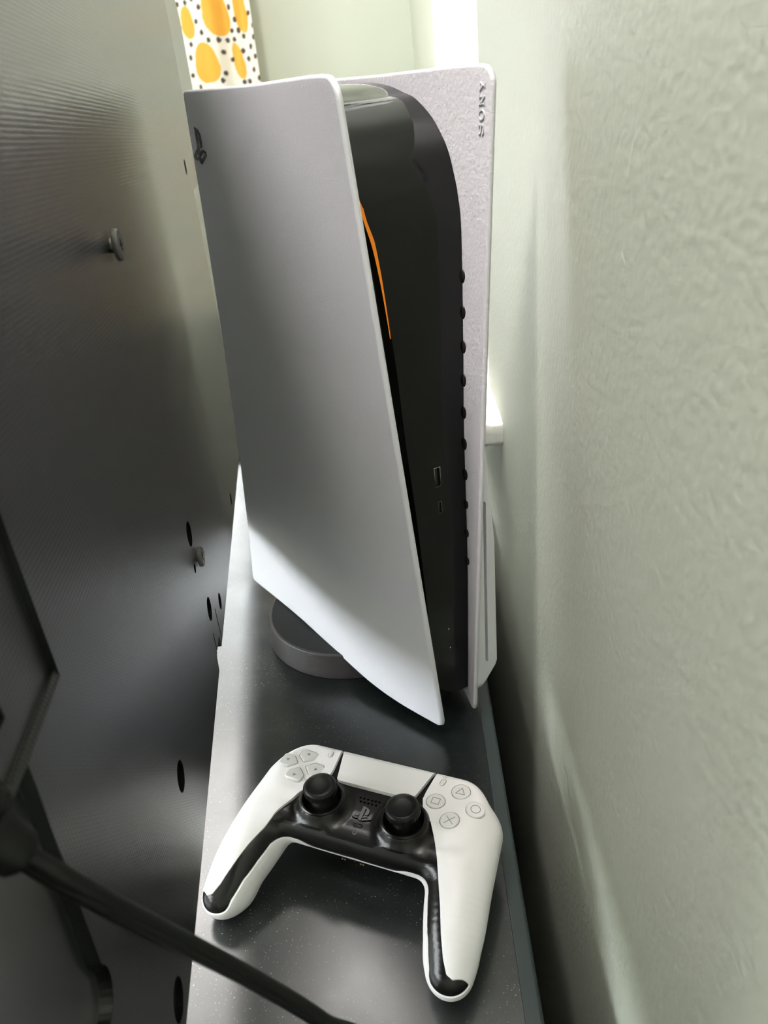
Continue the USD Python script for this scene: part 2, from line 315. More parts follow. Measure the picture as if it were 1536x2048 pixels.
obj('rear_frame', yz(rp, -.019, -.0040), 'tv_smooth', tv, smooth=False)
obj('screen', yz(rp.buffer(-.004), -.021, -.0192), 'screen_black', tv, smooth=False)
def screw(y, z, r, off):
    s_ = obj('screw', frame(lathe([(0, -.004), (r * .45, -.004), (r * .45, off), (r * .96, off), (r, off + .0006), (r, off + .0018), (r * .9, off + .0026), (0, off + .0027)], 28), (0, y, z), (0, 1, 0), (0, 0, 1), (1, 0, 0)), 'screw_metal', tv, label='round metal screw head standing proud of the back cover')
    cr = cat_([bx(off + .0024, off + .00285, y - .0026, y + .0026, z - .0006, z + .0006), bx(off + .0024, off + .00285, y - .0006, y + .0006, z - .0026, z + .0026)])
    obj('cross_slot', cr, 'screen_black', s_, smooth=False)
screw(0.2020, 0.3384, 0.0072, .0018); screw(0.2267, 0.1577, 0.0061, .0008)
for y in (-.09, .78):
    obj('foot', cat_([bx(-.09, -.006, y - .012, y + .012, 0, .008, .002), bx(-.020, -.008, y - .012, y + .012, .006, .0868, .001)]), 'tv_smooth', tv, smooth=False)
# power plug sitting in the pocket of the back cover, and its lead
def tvp(x, y, z):
    a = math.radians(8.6063); return TVB + np.array([x * math.cos(a) - y * math.sin(a), x * math.sin(a) + y * math.cos(a), z])
pc = thing('power_cable', 'black mains cable plugged into the rear of the television and trailing over the sideboard', 'cable')
cp = np.array([(-0.0909, 0.1069, 0.2458), (-0.0872, 0.1067, 0.2415), (-0.0821, 0.1069, 0.2348), (-0.0766, 0.1114, 0.2188), (-0.0688, 0.1215, 0.1891), (-0.0580, 0.1296, 0.1596), (-0.0438, 0.1356, 0.1277), (-0.0288, 0.1417, 0.0873), (-.018, .105, .016), (-.006, .04, .0040), (.004, -.10, .0040), (.002, -.32, .0040)])
cl = bez(cp, 14)
o_ = .0021
tube_a = tube(cl + np.array([0, 0, o_ * .8]), .0021, 14); tube_b = tube(cl - np.array([0, 0, o_ * .8]), .0021, 14)
obj('lead', cat_([tube_a, tube_b]), 'cable_black', pc, smooth=60, label='twin-core black lead')
p0, p1 = cl[0], cl[5]
dirn = (p0 - p1) / np.linalg.norm(p0 - p1)
gl = np.array([p1, p0, p0 + dirn * .008, p0 + dirn * .016])
obj('strain_relief', tube(gl[:3], np.array([.0036, .0052, .006]), 18), 'cable_black', pc, smooth=50)
pe = gl[2]; px_ = np.array([1, 0, 0.])
obj('plug', frame(bx(-.009, .009, -.0065, .0065, 0, .022, .003), pe - dirn * .001, np.cross((0, 0, 1), dirn) / np.linalg.norm(np.cross((0, 0, 1), dirn)), np.cross(dirn, np.cross((0, 0, 1), dirn) / np.linalg.norm(np.cross((0, 0, 1), dirn))), dirn), 'cable_black', pc, smooth=30)

# ------------------------------------------------------------------ console
CT = .5393; CM = np.array([.0123, .3944, 0])
con = thing('games_console', 'tall white and black games console standing upright on its round stand', 'games console', CM, math.degrees(CT))
FZ = np.array([.012, .40]);
def coons(u, z, F0, F1, bot, topv):
    uu = np.clip(u / .245, -.02, 1.02); zz = np.clip((z - .012) / .388, -.03, 1.03)
    Fz = F0 + (F1 - F0) * zz
    Gz = np.interp(z, [.012, .027, .062, .133, .25, .34, .41], [.0557, .0548, .0512, .0459, .0398, .0367, .0347])
    Bu = np.interp(u, bot[0], bot[1]); Tu = topv[0] + (topv[1] - topv[0]) * uu
    B0, B1, T0, T1 = bot[1][0], bot[1][-1], topv[0], topv[1]
    return (1 - uu) * Fz + uu * Gz + (1 - zz) * Bu + zz * Tu - ((1 - uu) * (1 - zz) * B0 + uu * (1 - zz) * B1 + (1 - uu) * zz * T0 + uu * zz * T1)
_us = np.linspace(0, .245, 60)
_k = np.polyfit([0, .0075, .033, .057, .08, .109, .143, .18, .21, .245], [.0143, .0175, .0246, .0316, .0362, .0405, .0440, .0475, .0512, .0551], 5)
BOT = (_us, np.polyval(_k, _us)); BOT[1][0] = .0143
BOT = (_us, BOT[1] - (BOT[1][0] - .0143) * (1 - _us / .245))
def aL(u, z): return coons(u, z, .0143, .0436, BOT, (.0436, .0347))
BOTR = (_us, BOT[1] + .0014 * (1 - _us / .245))
def aR(u, z): return coons(u, z, .0157, .0462, BOTR, (.0462, .0350))
PT = .0036
zt = lambda u: np.interp(u, [0, .02, .1055, .245], [.3968, .3988, .4022, .4100])
zb = lambda u: np.interp(u, [0, .033, .057, .08, .11, .15, .245], [.0085, .0095, .0115, .0155, .0205, .0222, .0222])
ol = [(0, .0085)] + [(u, float(zb(u))) for u in np.linspace(.02, .245, 16)] + [(u, float(zt(u))) for u in np.linspace(.245, 0, 16)]
ol = Polygon(ol).buffer(-.0045).buffer(.0045)
corner = Polygon([(-.01, .385), (.012, .385), (.012, .42), (-.01, .42)])
ol2 = Polygon([(0, .0085)] + [(u, float(zb(u))) for u in np.linspace(.02, .245, 16)] + [(u, float(zt(u))) for u in np.linspace(.245, 0, 16)]).buffer(-.0095).buffer(.0095)
ol = ol.difference(corner).union(ol2.intersection(corner)).buffer(.0002).buffer(-.0002)
def warpL(v): return np.c_[-(aL(v[:, 0], v[:, 1]) - v[:, 2]), v[:, 0], v[:, 1]]
def warpR(v): return np.c_[aR(v[:, 0], v[:, 1]) - v[:, 2], v[:, 0], v[:, 1]]
sp = obj('side_panel', plate(ol, PT, .00175, .0035, warpL), 'console_white', con, smooth=45, label='white outer panel with the dark emblem')
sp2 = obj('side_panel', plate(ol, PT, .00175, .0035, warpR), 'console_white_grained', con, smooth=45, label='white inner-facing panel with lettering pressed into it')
# black glossy centre
PU = [(.012, .0215), (.0145, .11), (.018, .165), (.021, .21), (.022, .26), (.024, .32), (.0272, .339), (.031, .350), (.036, .361), (.043, .370), (.0512, .378), (.065, .387), (.0765, .391), (.0935, .396), (.118, .3995), (.163, .402)]
pc_ = bez(np.array(PU), 6)
prof = Polygon(list(map(tuple, pc_)) + [(.238, .4045), (.238, .0225), (.05, .0218)])
LZ = ([.02, .1423, .1658, .1947, .2132, .2484, .2778, .3033, .3238, .3318, .3407, .3504, .37, .385, .41], [-.0095, -.0101, -.0101, -.0109, -.0114, -.0123, -.0138, -.0152, -.0173, -.0196, -.0208, -.0232, -.0290, -.0345, -.0345])
def warp_body(v, left, gap=.0003):
    v = np.asarray(v); s = v[:, 0]; u, z = v[:, 1], v[:, 2]
    l = left(u, z); r = aR(u, z) - PT - gap
    return np.c_[l + (r - l) * s, u, z]
def body_solid(poly, left, gap=.0003, n=10):
    t = extrude(poly, 1.0); t = frame(t, (0, 0, 0), (0, 1, 0), (0, 0, 1), (1, 0, 0))
    mf = mani(t).scale((.04, 1, 1)).refine_to_length(.004)
    q = tri(mf); q.vertices = warp_body(np.asarray(q.vertices) / np.array([.04, 1, 1]), left, gap); return mani(q)
fas = body_solid(prof.intersection(sbox(0, 0, .2385, .5)), lambda u, z: np.interp(z, *LZ) + 0 * u)
USBA = (.0081, .1832, .0046, .0130); USBC = (.0078, .1634, .0027, .0084)
fas -= mani(bx(USBA[0] - USBA[2] / 2, USBA[0] + USBA[2] / 2, -.01, .034, USBA[1] - USBA[3] / 2, USBA[1] + USBA[3] / 2))
uc = Polygon([(0, 0), (USBC[2], 0), (USBC[2], USBC[3]), (0, USBC[3])]).buffer(-.0012).buffer(.0012)
fas -= mani(frame(extrude(uc, .044), (USBC[0] - USBC[2] / 2, .034, USBC[1] - USBC[3] / 2), (1, 0, 0), (0, 0, 1), (0, -1, 0)))
obj('centre_body', tri(fas), 'console_gloss_black', con, smooth=25, label='glossy black centre with rounded top')
core_p = prof.buffer(-.010)
core = body_solid(core_p, lambda u, z: -(aL(u, z) - PT) + .0004)
core_m = tri(core); core_m.vertices[:, 0] = np.minimum(core_m.vertices[:, 0], .004)
obj('inner_core', core_m, 'console_black', con, smooth=25)
def hollow(poly, t, d):
    return extrude(poly.difference(poly.buffer(-t)), d)
ua = sbox(0, 0, USBA[2], USBA[3])
port = obj('usb_port', frame(hollow(ua, .0004, .009), (USBA[0] - USBA[2] / 2, .0287, USBA[1] - USBA[3] / 2), (1, 0, 0), (0, 0, 1), (0, -1, 0)), 'socket_metal', con, smooth=False, label='metal socket opening of the larger port')
obj('tongue', bx(USBA[0] - .0012, USBA[0] + .0006, .021, .033, USBA[1] - .0055, USBA[1] + .0055), 'console_black', port, smooth=False)
ct = cat_([bx(USBA[0] + .0006, USBA[0] + .0009, .0215, .031, USBA[1] + k - .0006, USBA[1] + k + .0006) for k in (-.0035, -.0012, .0012, .0035)])
obj('contact', ct, 'socket_metal', port, smooth=False)
port = obj('usb_port', frame(hollow(uc, .0003, .008), (USBC[0] - USBC[2] / 2, .0263, USBC[1] - USBC[3] / 2), (1, 0, 0), (0, 0, 1), (0, -1, 0)), 'socket_metal', con, smooth=False, label='metal socket opening of the smaller port')
obj('tongue', bx(USBC[0] - .0004, USBC[0] + .0003, .020, .033, USBC[1] - .003, USBC[1] + .003), 'console_black', port, smooth=False)
uf = lambda z: np.interp(z, [p[1] for p in PU], [p[0] for p in PU])
for z, l_ in ((.0755, .006), (.0605, .0045)):
    bt = obj('front_button', bx(.0030, .0062, uf(z) - .0004, uf(z) + .001, z - l_, z + l_, .0003), 'console_gloss_black', con, smooth=30)
    obj('button_mark', bx(.0042, .0050, uf(z) - .00045, uf(z) - .0003, z - .0004, z + .0004), 'touchpad_white', bt, smooth=False)
# vent lugs along the seam with the right panel
for k, z in enumerate(np.linspace(.297, .12, 10)):
    h = .0042 if k < 7 else .0032
    u0 = float(uf(z))
    a0 = float(aR(u0 - .002, z)) - PT
    e_ = trimesh.creation.icosphere(2); e_.apply_scale((.0011 - .00007 * k, .0026, h * .9)); e_.apply_translation((a0 + .0001, u0 - .0002, z))
    obj('vent_lug', e_, 'console_black', con, smooth=True)
# amber standby light along the left edge of the centre
zz_ = np.linspace(.356, .272, 40); LZs = np.polyfit(LZ[0][5:12], LZ[1][5:12], 3); P_ = np.c_[np.polyval(LZs, zz_) - .0004, [float(uf(z)) + .0009 for z in zz_], zz_]
obj('status_light', tube(P_, np.interp(zz_, [.272, .30, .33, .35, .356], [.0002, .0006, .0012, .0010, .0003]), 8), 'orange_light', con, smooth=60, label='thin amber standby light strip')
# bulge of the disc drive on the right panel, with its slot
bo = lambda z: np.interp(z, [.0177, .0339, .1315, .1495, .1985, .235, .262], [.0262, .0405, .0414, .0401, .0366, .0352, .0340])
def warpD(v):
    u, z, d = v.T; inn = aR(u, z) - .0012; out = np.maximum(bo(z) + .022 * np.clip((u - .01) / .16, 0, 1) ** .8, inn + .0014)
    f = d / .012; return np.c_[out + (inn - out) * f, u, z]
db = plate(sbox(.0085, .0180, .225, .262).buffer(-.002).buffer(.002), .012, .0012, .0035, warpD, rim_n=3)
try:
    dm = mani(db)
    cut = Polygon([(.0300, .040), (.0322, .038), (.0352, .161), (.0330, .163)])
    dm -= mani(frame(extrude(cut, .03), (0, .022, 0), (1, 0, 0), (0, 0, 1), (0, -1, 0)))
    if dm.num_tri() > 100: db = tri(dm)
except Exception: pass
obj('disc_drive_cover', db, 'console_white', con, smooth=40, label='white bulge on the right panel with a tall narrow disc slot')
# stand
obj('stand', frame(lathe([(0, 0), (.0715, 0), (.0725, .0010), (.0726, .004), (.0705, .0205), (.0698, .0213), (.0690, .0216), (.0685, .0213), (0, .0213)], 128), (0, .155, 0), (1, 0, 0), (0, 1, 0), (0, 0, 1)), 'stand_black', con, smooth=40, label='round black-brown stand')
obj('stand_top', frame(lathe([(0, .0212), (.0682, .0212), (.0680, .0215), (0, .0215)], 96), (0, .155, 0), (1, 0, 0), (0, 1, 0), (0, 0, 1)), 'stand_top_black', con, smooth=30)
# emblem: outlines as cubic paths on a 24 x 24 grid
PATHS = ["M8.985 2.596v17.548l3.915 1.261V6.688c0-.69.304-1.151.794-.991.636.181.76.814.76 1.505v5.876c2.441 1.193 4.362-.002 4.362-3.153 0-3.237-1.126-4.675-4.438-5.827-1.307-.448-3.728-1.186-5.393-1.502z",
         "M13.641 18.838l6.296-2.275c.715-.258.826-.625.246-.818-.586-.192-1.637-.139-2.357.123l-4.205 1.499v-2.385l.24-.085s1.201-.42 2.913-.615c1.696-.18 3.785.029 5.437.661 1.848.601 2.041 1.472 1.576 2.072s-1.622 1.036-1.622 1.036l-8.544 3.107z",
         "M1.807 18.6c-1.9-.545-2.214-1.668-1.352-2.321.801-.585 2.159-1.051 2.159-1.051l5.616-2.013v2.313L4.205 17c-.705.271-.825.632-.239.826.586.195 1.637.15 2.343-.12L8.247 17v2.074c-.12.03-.256.044-.39.073-1.939.331-3.996.196-6.038-.479z"]
import re
def svg(dd):
    tok = re.findall(r'[a-zA-Z]|-?\d*\.?\d+', dd); i = 0; p = np.zeros(2); out = []; last = None; cmd = None
    def num():
        nonlocal i
        i += 1; return float(tok[i - 1])
    while i < len(tok):
        if tok[i].isalpha(): cmd = tok[i]; i += 1
        if cmd in 'zZ': continue
        rel = cmd.islower(); b = p if rel else np.zeros(2)
        if cmd in 'mM': p = b + (num(), num()); out.append(p); cmd = 'l' if rel else 'L'
        elif cmd in 'lL': p = b + (num(), num()); out.append(p)
        elif cmd in 'hH': x = num(); p = np.array([x + b[0], p[1]]); out.append(p)
        elif cmd in 'vV': y = num(); p = np.array([p[0], y + b[1]]); out.append(p)
        elif cmd in 'cCsS':
            c1 = (b + (num(), num())) if cmd in 'cC' else (2 * p - last if last is not None else p)
            c2 = b + (num(), num()); e = b + (num(), num())
            for s in np.linspace(.2, 1, 5): out.append((1 - s) ** 3 * p + 3 * s * (1 - s) ** 2 * c1 + 3 * s * s * (1 - s) * c2 + s ** 3 * e)
            last = c2; p = e; continue
        last = None
    return Polygon([((x - 12) / 24, (12 - y) / 24) for x, y in out]).buffer(0)
EMB = [svg(q) for q in PATHS]
def emblem(size, h): return cat_([extrude(shapely.affinity.scale(g, size, size, origin=(0, 0)), h) for g in EMB])
import shapely.affinity
lg = tri(mani(emblem(.030, .0006)).refine_to_length(.002)) if True else None
v = np.asarray(lg.vertices); u_, z_ = .2255 - v[:, 0], .3755 + v[:, 1]
lg.vertices = np.c_[-(aL(u_, z_) + .0003 - (.0006 - v[:, 2])), u_, z_]; lg.fix_normals()
obj('emblem', lg, 'logo_black', sp, smooth=False, label='dark glossy emblem near the rear top corner')
# raised lettering on the inside of the right panel: wide slab-serif capitals reading upwards
def letters():
    st_ = .13
    def strokes(L, w=st_): return shapely.union_all([LineString(q).buffer(w / 2, cap_style='flat', join_style='mitre') for q in L])
    a = np.linspace(0, 2 * np.pi, 49)
    S = LineString([(1.02, .76), (1.0, .88), (.84, .94), (.5, .95), (.2, .9), (.10, .74), (.22, .58), (.6, .5), (.95, .42), (1.04, .26), (.94, .1), (.6, .05), (.28, .06), (.1, .14), (.06, .28)]).buffer(.075)
    O = Polygon(np.c_[.58 + .56 * np.cos(a), .5 + .52 * np.sin(a)]).difference(Polygon(np.c_[.58 + .42 * np.cos(a), .5 + .43 * np.sin(a)]))
    N = strokes([[(.2, 0), (.2, 1)], [(.95, 0), (.95, 1)]], .1).union(strokes([[(.16, .97), (.99, .03)]], .17)).union(strokes([[(.0, .03), (.4, .03)], [(.0, .97), (.3, .97)], [(.78, .97), (1.15, .97)]], .07))
    Y = strokes([[(.58, 0), (.58, .48)], [(.15, .97), (.58, .45), (1.0, .97)]], .14).union(strokes([[(-.02, .97), (.36, .97)], [(.82, .97), (1.18, .97)], [(.36, .03), (.8, .03)]], .07))
    out = []; x = 0
    for g in (S, O, N, Y):
        out.append(shapely.affinity.translate(g, x, 0)); x += 1.5
    return out
H_ = .0043
for g in letters():
    t = tri(mani(extrude(shapely.affinity.scale(g.buffer(0), H_, H_, origin=(0, 0)), .0006)).refine_to_length(.0015))
    v = np.asarray(t.vertices); z_ = .3668 + v[:, 0] * .98; u_ = .0052 + v[:, 1] + (z_ - .3668) * -.02
    t.vertices = np.c_[aR(u_, z_) - PT - .00035 + (.0006 - v[:, 2]) * 1.0 - .0003, u_, z_]; t.fix_normals()
    obj('letter', t, 'console_white_grained', sp2, smooth=False)

# ------------------------------------------------------------------ curtain
def curtain():
    xs = np.arange(-.67, -.375, .0020); zs = np.arange(-.5, 2.10, .0024)
    X, Zz = np.meshgrid(xs, zs); n0, n1 = X.shape
    fold = .020 * np.sin((X + .455) * 2 * np.pi / .145 + .9) + .012 * np.sin((X + .4) * 2 * np.pi / .061 + 1.7 + .3 * np.sin(Zz * 2)) * np.clip((X + .50) / .05, 0, 1)
    Yy = 2.52 + fold
    rng = np.random.default_rng(4)
    base = np.array([.88, .86, .80]); col = np.tile(base, (n0, n1, 1))
    ov = []
    seeds = [(-.480, .705, .034, .058, .10), (-.410, .702, .019, .052, .08), (-.527, .585, .038, .051, .05), (-.436, .583, .016, .046, .12), (-.566, .690, .020, .040, .05)]
    ov += seeds
    for i in range(-3, 22):
        for j, x in enumerate((-.98, -.90, -.80, -.71, -.62, -.535, -.46, -.412)):
            z = -.47 + i * .118 + (.055 if j % 2 else 0)
            if .50 < z < .80 and x > -.64: continue
            ov.append((x + rng.uniform(-.01, .01), z, .036 if x < -.5 else .022, .050, rng.uniform(0, .15)))
    inside = np.full(X.shape, 9.0)
    for x, z, a, b, tl in ov:
        dx = X - x + (Zz - z) * tl; dz = Zz - z
        inside = np.minimum(inside, (np.abs(dx / a) ** 2.2 + np.abs(dz / b) ** 2.2) ** (1 / 2.2) + .06 * np.sin(3 * np.arctan2(dz, dx)))
    col[inside < 1] = (.86, .49, .075)
    cell = .0262
    for i in range(int(2.6 / cell)):
        for j in range(int(.295 / cell) + 1):
            x = -.67 + (j + .5 + (.5 if i % 2 else 0)) * cell + rng.uniform(-.006, .006); z = -.5 + (i + .5) * cell + rng.uniform(-.006, .006)
            k, l = int((z + .5) / .0024), int((x + .67) / .0020)
            if 0 <= k < n0 and 0 <= l < n1 and inside[k, l] > 1.13:
                k0, l0 = max(k - 5, 0), max(l - 5, 0); sx, sz = X[k0:k + 6, l0:l + 6], Zz[k0:k + 6, l0:l + 6]
                d_ = np.hypot(sx - x, (sz - z) * .85) < .0058
                col[k0:k + 6, l0:l + 6][d_] = (.10, .075, .06)
    v = np.stack([X, Yy, Zz], -1).reshape(-1, 3)
    i, j = np.meshgrid(np.arange(n0 - 1), np.arange(n1 - 1), indexing='ij'); q = (i * n1 + j).ravel()
    f = np.vstack([np.c_[q, q + 1, q + n1 + 1], np.c_[q, q + n1 + 1, q + n1]])
    nn = len(v); back = v + np.array([0, .0012, 0])
    b = np.concatenate([np.arange(n1), np.arange(1, n0) * n1 + n1 - 1, ((n0 - 1) * n1 + np.arange(n1 - 1))[::-1], (np.arange(1, n0 - 1) * n1)[::-1]])
    bn = np.roll(b, -1)
    F = np.vstack([f, f[:, ::-1] + nn, np.c_[b, b + nn, bn], np.c_[bn, b + nn, bn + nn]])
    c = col.reshape(-1, 3)
    return (np.vstack([v, back]), F), np.vstack([c, c])
cm, cc = curtain()
obj('curtain', cm, 'curtain_print', smooth=True, label='white cotton curtain printed with orange ovals and black dots, hanging by the far wall', cat='curtain', colors=cc)
rod = thing('curtain_rod', 'white metal curtain rod above the patterned curtain', 'curtain rod', (0, 0, 2.125))
obj('rod', frame(lathe([(0, 0), (.011, 0), (.011, 1.6), (0, 1.6)], 20), (-1.95, 2.52, 0), (0, 1, 0), (0, 0, 1), (1, 0, 0)), 'window_frame_white', rod)
for x in (-1.9, -.40):
    obj('bracket', bx(x - .008, x + .008, 2.50, YB - .001, -.02, .0, .002), 'window_frame_white', rod, smooth=False)

# ------------------------------------------------------------------ controller (local millimetres, then scaled)
def march(f, lo, hi, h):
    """marching tetrahedra of f = 0 on a regular grid; f takes arrays x, y, z"""
    ax = [np.arange(lo[k], hi[k] + h, h) for k in range(3)]
    X, Y, Zg = np.meshgrid(*ax, indexing='ij'); V = f(X, Y, Zg); V = np.where(np.abs(V) < 1e-6, 1e-6, V)
    n0, n1, n2 = V.shape; idx = np.arange(V.size).reshape(V.shape); P = np.stack([X, Y, Zg], -1).reshape(-1, 3); val = V.ravel()
    c = [idx[i:n0 - 1 + i, j:n1 - 1 + j, k:n2 - 1 + k].ravel() for i in (0, 1) for j in (0, 1) for k in (0, 1)]
    C = np.stack(c, 1); sg = (val[C] < 0).sum(1); C = C[(sg > 0) & (sg < 8)]
    tets = [(0, 1, 3, 7), (0, 3, 2, 7), (0, 2, 6, 7), (0, 6, 4, 7), (0, 4, 5, 7), (0, 5, 1, 7)]
    Tt = np.concatenate([C[:, list(t)] for t in tets]); ins = val[Tt] < 0; cnt = ins.sum(1); tris = []
    def emit(Tq, I, quad):
        # order corners: inside first
        o = np.argsort(~I, axis=1, kind='stable'); Q = np.take_along_axis(Tq, o, 1); k = I.sum(1)[0]
        e = {1: [(0, 1), (0, 2), (0, 3)], 3: [(0, 3), (1, 3), (2, 3)], 2: [(0, 2), (0, 3), (1, 3), (1, 2)]}[k]
        E = [np.sort(np.stack([Q[:, a], Q[:, b]], 1), 1) for a, b in e]
        ci = P[Q[:, :k]].mean(1); co = P[Q[:, k:]].mean(1)
        for a, b, c_ in ([(0, 1, 2)] if len(e) == 3 else [(0, 1, 2), (0, 2, 3)]): tris.append((E[a], E[b], E[c_], co - ci))
    for k in (1, 2, 3):
        s_ = cnt == k
        if s_.any(): emit(Tt[s_], ins[s_], k)
    EA = np.concatenate([t[0] for t in tris]); EB = np.concatenate([t[1] for t in tris]); EC = np.concatenate([t[2] for t in tris]); D = np.concatenate([t[3] for t in tris])
    key = lambda e: e[:, 0].astype(np.int64) * V.size + e[:, 1]
    allk = np.concatenate([key(EA), key(EB), key(EC)]); u, inv = np.unique(allk, return_inverse=True)
    a, b = u // V.size, u % V.size; t = val[a] / (val[a] - val[b]); t = np.clip(t, .02, .98); pts = P[a] + (P[b] - P[a]) * t[:, None]
    F = inv.reshape(3, -1).T; nrm = np.cross(pts[F[:, 1]] - pts[F[:, 0]], pts[F[:, 2]] - pts[F[:, 0]]); fl = (nrm * D).sum(1) < 0; F[fl] = F[fl][:, ::-1]
    return trimesh.Trimesh(pts, F, process=False)
def smin(a, b, k):
    h = np.clip(.5 + .5 * (b - a) / k, 0, 1); return b + (a - b) * h - k * h * (1 - h)
def smax(a, b, k): return -smin(-a, -b, k)
def rbox(x, y, z, c, e, r):
    q = [np.abs(v - c[i]) - e[i] + r for i, v in enumerate((x, y, z))]
    return np.sqrt(sum(np.maximum(v, 0) ** 2 for v in q)) + np.minimum(np.maximum(np.maximum(q[0], q[1]), q[2]), 0) - r
def cone_seg(x, y, z, a, b, ra, rb):
    d = np.array(b, float) - a; L2 = d @ d; t = np.clip(((x - a[0]) * d[0] + (y - a[1]) * d[1] + (z - a[2]) * d[2]) / L2, 0, 1)
    return np.sqrt((x - a[0] - t * d[0]) ** 2 + (y - a[1] - t * d[1]) ** 2 + (z - a[2] - t * d[2]) ** 2) - (ra + (rb - ra) * t)
GR = [((56.2, 13, 28.3), 16.8), ((58.3, -16, 26.3), 16.9), ((61.4, -37, 20.6), 15.3), ((64.4, -54, 13.6), 11.5)]
def rplate(x, y, z, c, e, R, r):
    """box with plan corners of radius R and edges rounded by r"""
    qx, qy = np.abs(x - c[0]) - e[0] + R, np.abs(y - c[1]) - e[1] + R
    d2 = np.sqrt(np.maximum(qx, 0) ** 2 + np.maximum(qy, 0) ** 2) + np.minimum(np.maximum(qx, qy), 0) - R
    a, b = d2 + r, np.abs(z - c[2]) - e[2] + r
    return np.sqrt(np.maximum(a, 0) ** 2 + np.maximum(b, 0) ** 2) + np.minimum(np.maximum(a, b), 0) - r
GS = bez(np.array([(*a, r) for a, r in GR]), 7)
def body_f(x, y, z):
    ax_ = np.abs(x)
    d = rbox(ax_, y, z, (0, -1, 33), (58, 21, 11), 10.5)
    d = smin(d, rplate(ax_, y, z, (0, 15.2, 30.5), (62.5, 21.3, 14.7), 17, 4.5), 4.0)
    g = 1e9
    for a, b in zip(GS[:-1], GS[1:]): g = np.minimum(g, cone_seg(ax_, y, z, a[:3], b[:3], a[3], b[3]))
    g = smin(g, np.sqrt((ax_ - 62.0) ** 2 + (y + 47) ** 2 + (z - 11.4) ** 2) - 11.3, 6.0)
    return smin(d, g, 7.0)
ST = (24.4, -3.4)
def core_f(x, y, z):
    d = body_f(x, y, z) + .55
    dip = z - (43.2 - .0022 * np.abs(x) ** 1.0 - .0045 * np.clip(12 - y, 0, 60) ** 1.6 * np.clip(1 - (np.abs(x) / 44) ** 4, 0, 1)) 
    d = smax(d, dip, 3.0)
    r = np.hypot(np.abs(x) - ST[0], y - ST[1])
    pod = smax(r - (13.0 + .30 * np.clip(47 - z, 0, 30)), z - 47.8, 1.6)
    pod = np.maximum(pod, 16 - z)
    d = smin(d, pod, 5.0)
    d = np.maximum(d, body_f(x, y, z) + .5 - 1.3 * np.clip(z - 40.5, 0, 9))
    d = smax(d, -np.maximum(r - 10.6, 36.5 - z), .8)
    return d
LO, HI = (-84, -70, -2), (84, 40, 52)
HG = 1.15
B0 = mani(march(body_f, LO, HI, HG)); C0 = mani(march(core_f, LO, HI, HG))
def top_z(x, y, f=body_f):
    z = np.linspace(52, 5, 900); v = f(np.full_like(z, x), np.full_like(z, y), z); k = int(np.argmax(v < 0)); return z[k]
def top_n(x, y, f=body_f):
    e = 1.5; zx = (top_z(x + e, y, f) - top_z(x - e, y, f)) / (2 * e); zy = (top_z(x, y + e, f) - top_z(x, y - e, f)) / (2 * e)
    n = np.array([-zx, -zy, 1]); return n / np.linalg.norm(n)
def stand_on(x, y, f=body_f, rot=0.0):
    n = top_n(x, y, f); ex = np.array([math.cos(rot), math.sin(rot), 0]); ex = ex - n * (ex @ n); ex /= np.linalg.norm(ex)
    return np.array([x, y, top_z(x, y, f)]), ex, np.cross(n, ex), n
# seam between the upper parts and the white lower shell: a height field
def seam(x, y):
    ax_ = np.abs(x)
    grip = np.interp(y, [-70, -63, -58, -49, -38, -29, -20, 40], [12.5, 14.5, 19.3, 25.2, 29.4, 31.8, 31.5, 30])
    mid = np.where(y < -5, 27.3, 24.0) + 0 * x
    outer = np.interp(y, [-70, -63, -52, -38, -20, 0, 40], [12.0, 13.5, 16.0, 20, 23, 24, 24])
    t1 = np.clip((ax_ - 21) / 12, 0, 1); t1 = t1 * t1 * (3 - 2 * t1)
    axis = np.interp(y, [-60, -37, -16, 13], [66, 61.5, 58, 56]); t2 = np.clip((ax_ - axis + 5) / 12, 0, 1); t2 = t2 * t2 * (3 - 2 * t2)
    z = mid + (grip - mid) * t1
    return z + (outer - z) * t2
gx_ = np.linspace(-90, 90, 121); gy_ = np.linspace(-80, 50, 90); GX, GY = np.meshgrid(gx_, gy_, indexing='ij'); GZ = seam(GX, GY)
def slab_below(dz):
    n0, n1 = GX.shape; vt = np.stack([GX, GY, GZ + dz], -1).reshape(-1, 3); vb = np.stack([GX, GY, np.full_like(GX, -30.)], -1).reshape(-1, 3)
    i, j = np.meshgrid(np.arange(n0 - 1), np.arange(n1 - 1), indexing='ij'); q = (i * n1 + j).ravel(); N = n0 * n1
    f = np.vstack([np.c_[q, q + n1, q + n1 + 1], np.c_[q, q + n1 + 1, q + 1]])
    b = np.concatenate([np.arange(n0 - 1) * n1, (n0 - 1) * n1 + np.arange(n1 - 1), (np.arange(n0 - 1, 0, -1)) * n1 + n1 - 1, np.arange(n1 - 1, 0, -1)]); bn = np.roll(b, -1)
    F = np.vstack([f, f[:, ::-1] + N, np.c_[b, b + N, bn + N], np.c_[b, bn + N, bn]])
    t = trimesh.Trimesh(np.vstack([vt, vb]), F, process=False); t.fix_normals(); return mani(t)
below, belowg = slab_below(0), slab_below(.35)
WING = [(30.6, 50), (30.4, 36), (28.7, 20), (28.6, 14.5), (31.0, 8), (38.0, .8), (43.3, -8.5), (47.3, -17), (51.0, -26.5), (55.0, -36.5), (59.0, -48), (62.2, -55.6), (65.2, -60.3), (68.4, -61), (72.6, -58.4), (90, -50), (90, 50)]
def smooth_poly(p, r): return Polygon(p).buffer(-r).buffer(2 * r).buffer(-r)
wing = smooth_poly(WING, 1.2)
touch = Polygon([(-29.6, 60), (29.6, 60), (28.8, 35), (23.2, 12.4), (-23.2, 12.4), (-28.8, 35)]).buffer(-2.4).buffer(2.4)
